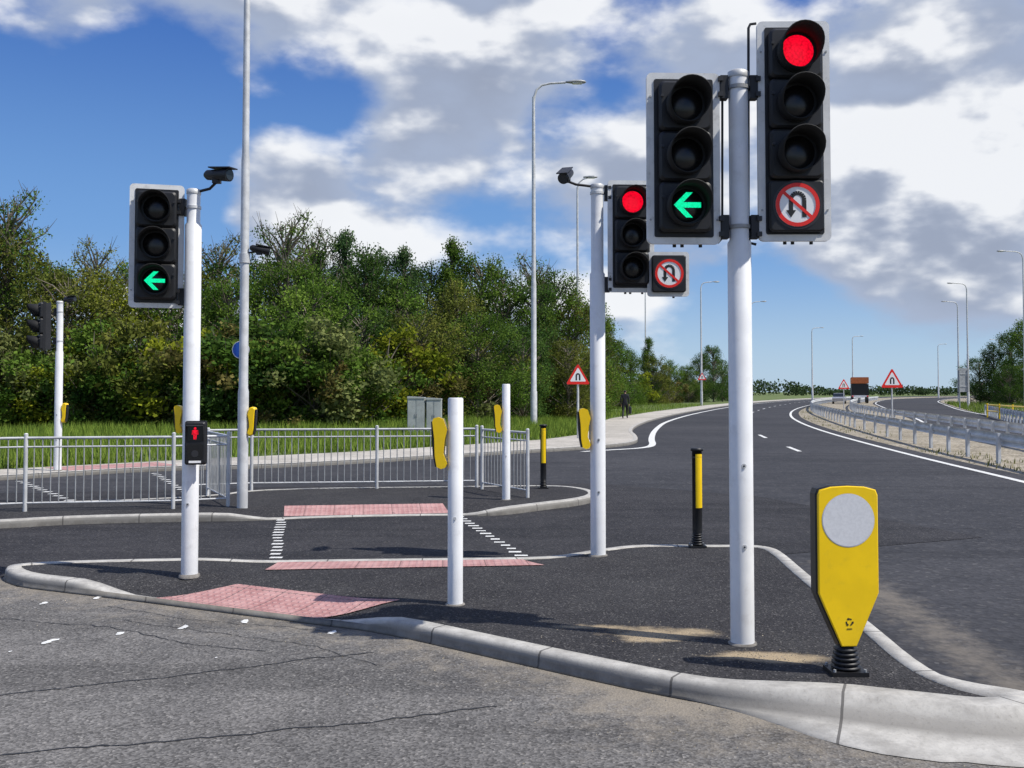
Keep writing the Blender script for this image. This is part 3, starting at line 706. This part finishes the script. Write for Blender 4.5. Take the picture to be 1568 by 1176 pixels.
# ---------------- signs ----------------
def trisign(px,py,d,size,name="warning_sign",z0=0,yaw=0):
    c=at(px,py,d); mb=MB(); T=Matrix.Translation((c.x,c.y,c.z))@Matrix.Rotation(R(yaw),4,'Z'); h=size*.866
    def tri(s): 
        P=[(0,h*.58),(-size/2,-h*.42),(size/2,-h*.42)]; out=[]
        for i in range(3):
            p=Vector(P[i])*s
            for k in(-1,1):
                q=Vector(P[(i+k)%3])*s; out.append(tuple(p+(q-p)*.06))
        return out
    mb.prism(tri(1),-.01,.01,'red','galv',T,back='galv_d'); mb.flat(tri(.68),-.0125,'swhite',T)
    s=size
    arc=[(-.07*s,-.2*s),(-.07*s,.0)]+[(-.07*s*math.cos(pi*k/6),.0+.07*s*math.sin(pi*k/6)) for k in range(1,6)]+[(.07*s,0),(.07*s,-.2*s)]
    for i in range(len(arc)-1):
        a,b=Vector(arc[i]),Vector(arc[i+1]); dd=(b-a).normalized(); nn=Vector((-dd.y,dd.x))*s*.032; mb.flat([a-nn,b-nn,b+nn,a+nn],-.0145-.0001*i,'sblack',T)
    mb.tube([(c.x,c.y+.05,z0-.05),(c.x,c.y+.05,c.z+h*.45)],.04,'galv',10)
    mb.box((c.x,c.y+.02,c.z-h*.2),(size*.7,.03,.05),'galv_d')
    mb.obj(name)
trisign(885,575,34,.84,z0=.1); trisign(1366,581,50,1.16); trisign(1292,589,95,1.15); trisign(1075,577,112,1.0)
mb=MB(); c=at(1475,582,95); T=Matrix.Translation(c); mb.prism(rrect(1.1,2.3,.06),-.02,.02,'galv_d','galv',T)
for sx in(-.4,.4): mb.cyl((c.x+sx,c.y-.06,-.05),(c.x+sx,c.y-.06,c.z+1.0),.05,'galv_d',n=10)
for zz in(-.6,.6): mb.box((c.x,c.y-.04,c.z+zz),(1.0,.03,.06),'galv',None)
mb.obj("road_sign_back")
# ---------------- cabinets ----------------
for px,w,pt in((638,.58,606),(665,.50,608)):
    d=33.5; c=at(px,pt,d); mb=MB(); h=c.z-.2; x=c.x; z0=.15
    mb.box((x,d,z0+.06),(w+.02,.5,.2),'kerb_side'); mb.box((x,d,z0+.16+(h-.2)/2),(w,.46,h-.2),'cab')
    mb.prism([(-w/2-.01,z0+h-.04),(w/2+.01,z0+h-.04),(w/2+.0,z0+h+.0),(-w/2-.0,z0+h+.03)],-.26,.26,'cab','cab',Matrix.Translation((x,d,0)))
    for s in(-1,1): mb.box((x+s*w/4,d-.235,z0+.16+(h-.2)/2),(w/2-.03,.012,h-.3),'cab'); mb.box((x+s*.03,d-.247,z0+h*.55),(.02,.02,.12),'galv_d')
    mb.obj("utility_cabinet")
# ---------------- vehicles far away ----------------
def lorry():
    mb=MB(); p=at(1316,600,150); T=Matrix.Translation((p.x,150,0))@Matrix.Rotation(R(-18),4,'Z')
    mb.prism(rrect(2.45,1.75,.08,cz=2.0),-3.5,3.2,'black','black',T); mb.prism(rrect(2.5,.95,.08,cz=3.42),-3.4,3.2,'orange','orange',T)
    mb.prism(rrect(2.3,2.2,.15,cz=2.0),3.4,5.4,'cloth','cloth',T); mb.box((0,-3.55,1.05),(2.4,.1,.25),'swhite',T)
    for sx in(-1.05,1.05):
        for yy in(-2.6,-1.4,3.9): mb.cyl((sx-.14,yy,.52),(sx+.14,yy,.52),.52,'sblack',n=20,T=T)
        mb.box((sx,-3.62,1.05),(.25,.04,.16),'red',T)
    mb.obj("lorry")
lorry()
def car():
    mb=MB(); p=at(1285,605,140); T=Matrix.Translation((p.x,140,0))@Matrix.Rotation(R(-20),4,'Z')@Matrix.Rotation(pi/2,4,'Z')
    mb.prism([(-2.1,.35),(2.1,.35),(2.15,.7),(1.9,.92),(1.0,1.0),(-1.9,1.0),(-2.15,.8)],-.88,.88,'carpaint','carpaint',T,bev=.06)
    mb.prism([(-1.85,1.0),(1.0,1.0),(.35,1.45),(-1.3,1.48)],-.78,.78,'glass','glass',T,bev=.08); mb.prism([(-1.3,1.47),(.36,1.45),(.3,1.5),(-1.2,1.52)],-.7,.7,'carpaint','carpaint',T)
    for xx in(-1.3,1.3):
        for s in(-1,1): mb.cyl((xx,s*.72,.33),(xx,s*.9,.33),.33,'sblack',n=18,T=T)
    mb.obj("car")
car()
# ---------------- pedestrian ----------------
def person():
    px,py=g(957,641,.1); 
    V=[];E=[];Rr=[]
    def v(p,r,par=None):
        V.append(p);Rr.append(r)
        if par is not None: E.append((par,len(V)-1))
        return len(V)-1
    pel=v((0,0,.95),.15); wa=v((0,.01,1.1),.135,pel); ch=v((0,.02,1.3),.165,wa); nb=v((0,.02,1.46),.09,ch); nk=v((0,.025,1.53),.056,nb); h1=v((0,.04,1.62),.085,nk); h2=v((0,.04,1.70),.08,h1)
    for s,ys,yk in((1,.34,.22),(-1,-.30,-.02)):
        hp=v((s*.10,0,.88),.10,pel); kn=v((s*.10,yk,.50),.068,hp); an=v((s*.10,ys,.10),.045,kn); to=v((s*.11,ys+.17,.05),.038,an)
    for s,sw in((1,-.02),(-1,.16)):
        sh=v((s*.185,.02,1.41),.068,ch); el=v((s*.235,.0-sw*.3,1.13),.048,sh); wr=v((s*.245,sw,.88),.032,el); pa=v((s*.245,sw+.01,.80),.034,wr)
        for k,l in enumerate((.07,.08,.078,.06)):
            f1=v((s*.245,sw-.02+k*.02,.765),.009,pa); f2=v((s*.232,sw-.02+k*.02,.765-l*.5),.008,f1); v((s*.222,sw-.015+k*.02,.765-l),.007,f2)
        t1=v((s*.235,sw+.05,.79),.009,pa); v((s*.225,sw+.065,.755),.008,t1)
    me=bpy.data.meshes.new("b"); me.from_pydata(V,E,[]); o=bpy.data.objects.new("b",me); COL.objects.link(o)
    mo=o.modifiers.new("s",'SKIN')
    for i,r in enumerate(Rr): me.skin_vertices[0].data[i].radius=(r,r*(.8 if i<4 else 1))
    me.skin_vertices[0].data[0].use_root=True
    ss=o.modifiers.new("u",'SUBSURF'); ss.levels=2; ss.render_levels=2
    bpy.context.view_layer.update(); dg=bpy.context.evaluated_depsgraph_get(); m2=bpy.data.meshes.new_from_object(o.evaluated_get(dg)); bpy.data.objects.remove(o)
    for k in('cloth','skin','trou','hair','sblack'): m2.materials.append(M[k])
    for p in m2.polygons:
        c=p.center; p.use_smooth=True
        if c.z>1.5: p.material_index=3 if (c.z>1.69 or c.y<.045 and c.z>1.56) else 1
        elif abs(c.x)>.2 and c.z<.87: p.material_index=1
        elif c.z<.09: p.material_index=4
        elif c.z<.96 and abs(c.x)<.2: p.material_index=2
        else: p.material_index=0
    S=empty("pedestrian"); m2.name="body"; b=bpy.data.objects.new("body",m2); COL.objects.link(b); b.parent=S
    mb=MB()
    for s in(-1,1):
        mb.tube([(s*.085,.03,1.60),(s*.095,.02,1.63),(s*.088,.02,1.66)],[.008,.018,.008],'skin',8); mb.tube([(s*.03,.108,1.645),(s*.03,.122,1.645)],[.014,.004],'swhite',8)
    mb.tube([(0,.115,1.65),(0,.145,1.61),(0,.12,1.60)],[.006,.016,.008],'skin',8); mb.box((0,.118,1.575),(.045,.01,.008),'red'); mb.obj("face_and_ears",S)
    mb=MB(); mb.prism(rrect(.34,.42,.05,cx=0,cz=.50),-.08,.08,'sblack','sblack',Matrix.Translation((.30,0,0))@Matrix.Rotation(pi/2,4,'Z'),bev=.02)
    mb.tube([(.30,-.07,.70),(.27,-.05,.765),(.25,.03,.775),(.27,.09,.755),(.30,.1,.70)],.012,'sblack',8); mb.obj("holdall_bag",S)
    S.location=(px,py,.095); S.rotation_euler=(0,0,R(-12))
person()
# ---------------- vegetation ----------------
def leaf_arrays(C,size,asp=.6,up=.3):
    n=len(C); nv=rng.normal(size=(n,3)); nv[:,2]+=up*np.sign(rng.random(n)-.3); nv/=np.linalg.norm(nv,axis=1)[:,None]
    t=rng.normal(size=(n,3)); t-=nv*(t*nv).sum(1)[:,None]; t/=np.linalg.norm(t,axis=1)[:,None]; b=np.cross(nv,t)
    s=(size*rng.uniform(.6,1.35,n))[:,None]
    return np.stack([C-t*s*.5,C+b*s*asp*.5,C+t*s*.5,C-b*s*asp*.5],1)
def veg_mesh(name,h,R0,nclump,nleaf,size,base=.05,seed=0,clr=.13,shape='round',sparse=False):
    r=random.Random(seed); mb=MB(); 
    mb.tube([(0,0,-.3),(r.uniform(-.1,.1),r.uniform(-.1,.1),h*.35),(r.uniform(-.25,.25),r.uniform(-.2,.2),h*.7),(0,0,h*.95)],[h*.018,h*.014,h*.008,h*.002],'bark',7)
    cl=[]
    for i in range(nclump):
        t=r.random()**.85
        if shape=='round': pr=(math.sin(pi*min(1,(t*.86+.12)))**.55)
        elif shape=='cone': pr=(1-t)**.75+.05
        else: pr=.35+.65*math.sin(pi*min(1,t*.8+.15))
        a=r.uniform(0,2*pi); rad=R0*pr*math.sqrt(r.uniform(.12,1))*r.uniform(.75,1.15)
        z=h*(base+(1-base)*t)*r.uniform(.93,1.03); c=(rad*math.cos(a),rad*math.sin(a),z); cr=h*clr*r.uniform(.5,1.1)*(1-.35*t)
        cl.append((c,cr,r.random()))
        z0=max(.3,z-rad*r.uniform(.5,1.1)-.3); m=((c[0]*.5),(c[1]*.5),(z0+z)/2+.05*h*r.uniform(-.5,.6))
        mb.tube([(0,0,z0),m,c,(c[0]*1.08,c[1]*1.08,c[2]+cr*.9)],[h*.006,h*.0045,h*.0025,h*.0008],'bark',4,False)
        if sparse:
            for _ in range(3): mb.tube([c,(c[0]+r.uniform(-1,1)*cr,c[1]+r.uniform(-1,1)*cr,c[2]+cr*r.uniform(.6,1.6))],[h*.002,h*.0006],'bark',3,False)
    w=np.array([c[1]**2 for c in cl]); w/=w.sum(); cnt=rng.multinomial(nleaf,w)
    P=[];T=[]
    for (c,cr,tn),k in zip(cl,cnt):
        q=rng.normal(size=(k,3)); q/=np.linalg.norm(q,axis=1)[:,None]+1e-9; q*=(rng.random(k)**.5)[:,None]*cr*rng.uniform(.6,1.35,k)[:,None]; q[:,2]*=.9
        P.append(q+np.array(c)); T.append(np.full(k,tn))
    P=np.concatenate(P);T=np.concatenate(T); P[:,2]=np.maximum(P[:,2],.03)
    Q=leaf_arrays(P,size).reshape(-1,3); o=len(mb.v)
    allv=mb.v+[tuple(x) for x in Q.tolist()]; nf=len(P); allf=mb.f+[[o+4*i,o+4*i+1,o+4*i+2,o+4*i+3] for i in range(nf)]
    me=bpy.data.meshes.new(name); me.from_pydata(allv,[],allf); me.materials.append(M['bark']); me.materials.append(M['leaf'])
    me.polygons.foreach_set("material_index",[0]*len(mb.f)+[1]*nf)
    at_=me.attributes.new("tone",'FLOAT','POINT'); at_.data.foreach_set("value",[0.0]*o+np.repeat(T,4).tolist()); me.update(); return me
TM={
 'a':veg_mesh("broadleaf_a",8.5,3.0,85,16000,.145,.03,1),
 'b':veg_mesh("broadleaf_b",9.5,2.7,90,16000,.145,.05,2,shape='x'),
 'c':veg_mesh("broadleaf_c",7.5,3.2,80,15000,.145,.02,3,clr=.14),
 'd':veg_mesh("birch_sparse",10,2.1,60,5000,.12,.25,4,clr=.09,shape='x',sparse=True),
 'e':veg_mesh("pointed_tree",10,2.3,130,16000,.13,.03,5,clr=.085,shape='cone'),
 'f':veg_mesh("shrub",3.0,1.7,34,5000,.13,0,6,clr=.2),
 'g':veg_mesh("shrub_b",2.4,1.5,26,3500,.12,0,8,clr=.2,sparse=True)}
HT={'a':8.5,'b':9.5,'c':7.5,'d':10,'e':10,'f':3.0,'g':2.4}
cols={'mid':(.100,.170,.028),'dark':(.062,.115,.026),'yel':(.20,.235,.022),'olive':(.145,.165,.035),'blue':(.065,.120,.042),'brown':(.16,.14,.045),'pale':(.18,.21,.07)}
def tree(px,ptop,d,kind,col,name,wid=1.0):
    p=at(px,ptop,d); z0=.25; h=p.z-z0; s=h/HT[kind]
    o=bpy.data.objects.new(name,TM[kind]); COL.objects.link(o); o.location=(p.x,d,z0-.05); o.scale=(s*wid,s*wid,s); o.rotation_euler=(0,0,random.uniform(0,6.28))
    c=cols[col]; k=random.uniform(.85,1.15); o.color=(c[0]*k*.88,c[1]*k*.88,c[2]*k*.88,1)
L=[(-150,330,42,'a','mid'),(-70,310,42,'b','dark'),(12,290,41,'d','mid'),(20,350,41,'a','olive'),(70,395,41,'b','mid'),(105,410,39,'c','olive'),(150,370,44,'d','olive'),(165,430,40,'a','yel'),(215,400,45,'b','mid'),
(265,430,41,'c','mid'),(300,420,46,'a','olive'),(335,360,47,'d','olive'),(350,420,41,'b','mid'),(390,400,46,'c','dark'),(437,325,44,'d','mid'),(440,395,42,'b','mid'),(478,345,50,'d','dark'),(490,380,50,'e','dark'),(480,430,40,'c','mid'),
(530,350,54,'e','blue'),(560,400,50,'a','dark'),(575,375,56,'b','blue'),(555,470,43,'c','dark'),(622,375,56,'e','blue'),(610,430,50,'a','mid'),(660,400,58,'b','dark'),(690,362,58,'e','mid'),(700,440,50,'a','olive'),(640,480,44,'c','olive'),
(740,390,58,'b','mid'),(770,420,56,'a','mid'),(730,480,46,'c','mid'),(820,390,60,'d','mid'),(815,430,56,'b','dark'),(850,415,60,'b','mid'),(870,455,60,'a','olive'),(800,500,49,'c','dark'),(905,460,66,'b','mid'),(870,520,54,'c','olive'),
(930,490,78,'e','olive'),(945,525,88,'a','mid'),(912,540,70,'c','mid'),(965,540,102,'a','mid'),(992,515,118,'e','mid'),(1000,545,118,'c','olive'),(1025,553,135,'a','mid'),(1050,560,145,'c','mid'),(1072,543,150,'a','dark'),(1092,528,155,'b','dark'),(1106,550,160,'c','dark'),
(1500,548,135,'c','dark'),(1522,528,132,'a','dark'),(1548,508,130,'b','dark'),(1570,495,125,'a','mid'),(1600,490,120,'b','dark'),(1590,540,110,'c','mid'),(1545,560,120,'c','dark')]
for i,(px,pt,d,k,c) in enumerate(L):
    nm={'d':"birch_tree",'e':"conifer_tree"}.get(k,"broadleaf_tree")
    tree(px,pt,d,k,c,nm,1.15 if k in 'c' else 1.0)
for i in range(56):
    u=i/55; px=-120+u*1190+random.uniform(-12,12); 
    d=36.5+max(0,(px-500))**1.25*.014 if px<880 else 72+(px-880)*.42
    pt=600+ (1.0-random.uniform(2.0,3.6))/d*1500*1.0
    tree(px,pt,d,random.choice('fffg'),random.choice(['mid','olive','brown','dark','yel','mid','pale']),"hedge_shrub",random.uniform(1,1.4))
def blades(name,pts,h0,h1,col,w=.03):
    n=len(pts); P=np.array(pts); a=rng.uniform(0,2*pi,n); h=rng.uniform(h0,h1,n); lean=rng.normal(0,.25,(n,2))*h[:,None]
    dx=np.stack([np.cos(a),np.sin(a)],1)*w*.5
    V=np.zeros((n,3,3)); V[:,0,:2]=P[:,:2]-dx; V[:,1,:2]=P[:,:2]+dx; V[:,2,:2]=P[:,:2]+lean; V[:,:,2]=P[:,2][:,None]; V[:,2,2]+=h
    me=bpy.data.meshes.new(name); me.from_pydata(V.reshape(-1,3).tolist(),[],[[3*i,3*i+1,3*i+2] for i in range(n)]); me.materials.append(M['leaf'])
    at_=me.attributes.new("tone",'FLOAT','POINT'); t=rng.random(n); at_.data.foreach_set("value",np.repeat(t,3).tolist()); me.update()
    o=bpy.data.objects.new(name,me); COL.objects.link(o); o.color=(*col,1)
pts=[]
bp=[p for p in back_pave if p[1]<125]
while len(pts)<50000:
    i=random.randrange(1,len(bp)-1); a,b=bp[i],bp[i+1]; t=random.random()
    x=a[0]+(b[0]-a[0])*t; y=a[1]+(b[1]-a[1])*t; q=random.random()**1.3*14+.1
    x-=q*.35; y+=q*(.95); 
    if y>45 : x-=q*.6
    cx=math.sin(x*1.7+y*.6)+math.sin(y*1.1-x*.4)
    if random.random()<.55+.2*cx: pts.append((x,y,.09+.25*sst(q/9)))
blades("tall_grass",pts,.12,.45,(.16,.23,.04),.035)
pts=[]
for _ in range(3500):
    i=random.randrange(2,len(medg)-1); a,b=medg[i],medg[i+1]
    if a[1]>140: continue
    t=random.random(); x=a[0]+(b[0]-a[0])*t+abs(random.gauss(0,.8))+.1; y=a[1]+(b[1]-a[1])*t
    if math.sin(x*2.1+y*.5)+math.sin(y*.33)>.2: pts.append((x,y,-.014))
blades("median_weeds",pts,.04,.16,(.2,.2,.07),.03)
pts=[]
for _ in range(7000):
    y=random.uniform(40,150); i=[k for k in range(len(c2f)-1) if c2f[k][1]<=y<=c2f[k+1][1]][0]; a,b=c2f[i],c2f[i+1]; x=a[0]+(b[0]-a[0])*(y-a[1])/(b[1]-a[1])+.3+random.random()**1.4*18
    pts.append((x,y,-.022))
blades("roadside_grass",pts,.2,.6,(.14,.20,.04),.08)
C=[];T=[]
for i in range(420):
    u=i/419; x=60+u*560+random.uniform(-3,3); y=430+random.uniform(-8,12)+60*math.sin(u*3); h=5.3+1.6*math.sin(u*23)+1.0*math.sin(u*61+1)+random.uniform(-.8,.8)
    q=rng.normal(size=(60,3)); q/=np.linalg.norm(q,axis=1)[:,None]; q*=rng.random(60)[:,None]**.4; q*=np.array([4,4,h/2]); C.append(q+np.array([x,y,h/2])); T.append(np.full(60,random.random()*.5))
C=np.concatenate(C);T=np.concatenate(T); Q=leaf_arrays(C,1.1,.8).reshape(-1,3)
me=bpy.data.meshes.new("distant_tree_line"); me.from_pydata(Q.tolist(),[],[[4*i,4*i+1,4*i+2,4*i+3] for i in range(len(C))]); me.materials.append(M['leaf'])
at_=me.attributes.new("tone",'FLOAT','POINT'); at_.data.foreach_set("value",np.repeat(T,4).tolist()); me.update(); o=bpy.data.objects.new("distant_tree_line",me); COL.objects.link(o); o.color=(.06,.09,.04,1)
# ---------------- light ----------------
sd=Vector((.93,-.37,0)).normalized(); EL=R(54)
sunv=Vector((sd.x*math.cos(EL),sd.y*math.cos(EL),math.sin(EL)))
sl=bpy.data.lights.new("sun",'SUN'); sl.energy=5.0; sl.angle=R(.53); sl.color=(1,.955,.88); so=bpy.data.objects.new("sun",sl); COL.objects.link(so); so.rotation_euler=sunv.to_track_quat('Z','Y').to_euler()
w=bpy.data.worlds.new("World"); scene.world=w; w.use_nodes=True; nt=w.node_tree; bg=nt.nodes["Background"]; bg.inputs[1].default_value=.1
sky=N(nt,"ShaderNodeTexSky",sky_type='NISHITA'); sky.sun_disc=False; sky.sun_elevation=EL; sky.sun_rotation=math.atan2(sd.x,sd.y); sky.ozone_density=2.5; sky.air_density=1.0; sky.dust_density=.3
tc=N(nt,"ShaderNodeTexCoord").outputs["Generated"]
nrm=N(nt,"ShaderNodeVectorMath",operation='NORMALIZE'); nt.links.new(tc,nrm.inputs[0]); D=nrm.outputs[0]
sx=N(nt,"ShaderNodeSeparateXYZ"); nt.links.new(D,sx.inputs[0]); el=sx.outputs[2]
grad=mixc(nt,mrange(nt,el,.0,.16),(4.4,6.2,8.2),(1.6,3.6,7.4)); grad=mixc(nt,mrange(nt,el,.12,.40),grad,(.38,1.45,5.2))
base=mixc(nt,.82,sky.outputs[0],grad)
def mapv(off,sc=(1,1,1.9)):
    m=N(nt,"ShaderNodeMapping"); nt.links.new(D,m.inputs[0]); m.inputs["Location"].default_value=off; m.inputs["Scale"].default_value=sc; return m.outputs[0]
def cloudn(off,dt):
    a=noise(nt,mapv(off),6.0,dt,.5); b=noise(nt,mapv(off),2.3,1,.5)
    return math_(nt,'ADD',math_(nt,'MULTIPLY',a,.68),math_(nt,'MULTIPLY',b,.32))
n1=cloudn((3.1,1.7,.4),7); n2=cloudn((3.1+.022,1.7,.4+.05),4)
B=None
blobs=[(430,290,100,.16),(850,230,170,.10),(700,10,260,.10),(1420,230,240,.17),(1500,60,250,.09),(1080,80,130,.10),(1370,440,170,.11),(600,290,150,.12),(380,10,200,.11),(1010,330,160,.08),(1040,480,100,.09),(60,0,110,.10),
 (100,140,200,-.12),(500,160,110,-.12),(60,350,120,-.06),(1300,570,230,-.12),(1560,330,90,-.05),(260,200,150,-.09),(860,120,110,-.08),(1120,560,150,-.08)]
for px,py,r,wt in blobs:
    d=ray(px,py).normalized(); vm=N(nt,"ShaderNodeVectorMath",operation='DOT_PRODUCT'); nt.links.new(D,vm.inputs[0]); vm.inputs[1].default_value=d
    q=mrange(nt,vm.outputs["Value"],math.cos(r/F*1.15),1.0,0,wt); B=q if B is None else math_(nt,'ADD',B,q)
dens=math_(nt,'ADD',n1,B)
cov=mrange(nt,dens,.47,.615)
thick=mrange(nt,dens,.56,.76)
lit=mrange(nt,math_(nt,'SUBTRACT',n1,n2),-.045,.055)
cc=mixc(nt,lit,(4.0,4.7,6.2),(9.3,9.45,9.7))
cc=mixc(nt,math_(nt,'MULTIPLY',thick,math_(nt,'SUBTRACT',.85,math_(nt,'MULTIPLY',lit,.8))),cc,(3.3,3.75,4.8))
fin=mixc(nt,math_(nt,'MULTIPLY',cov,.96),base,cc)
nt.links.new(fin,bg.inputs[0])
scene.view_settings.view_transform='Standard'; scene.view_settings.look='None'; scene.view_settings.exposure=0; scene.view_settings.gamma=1
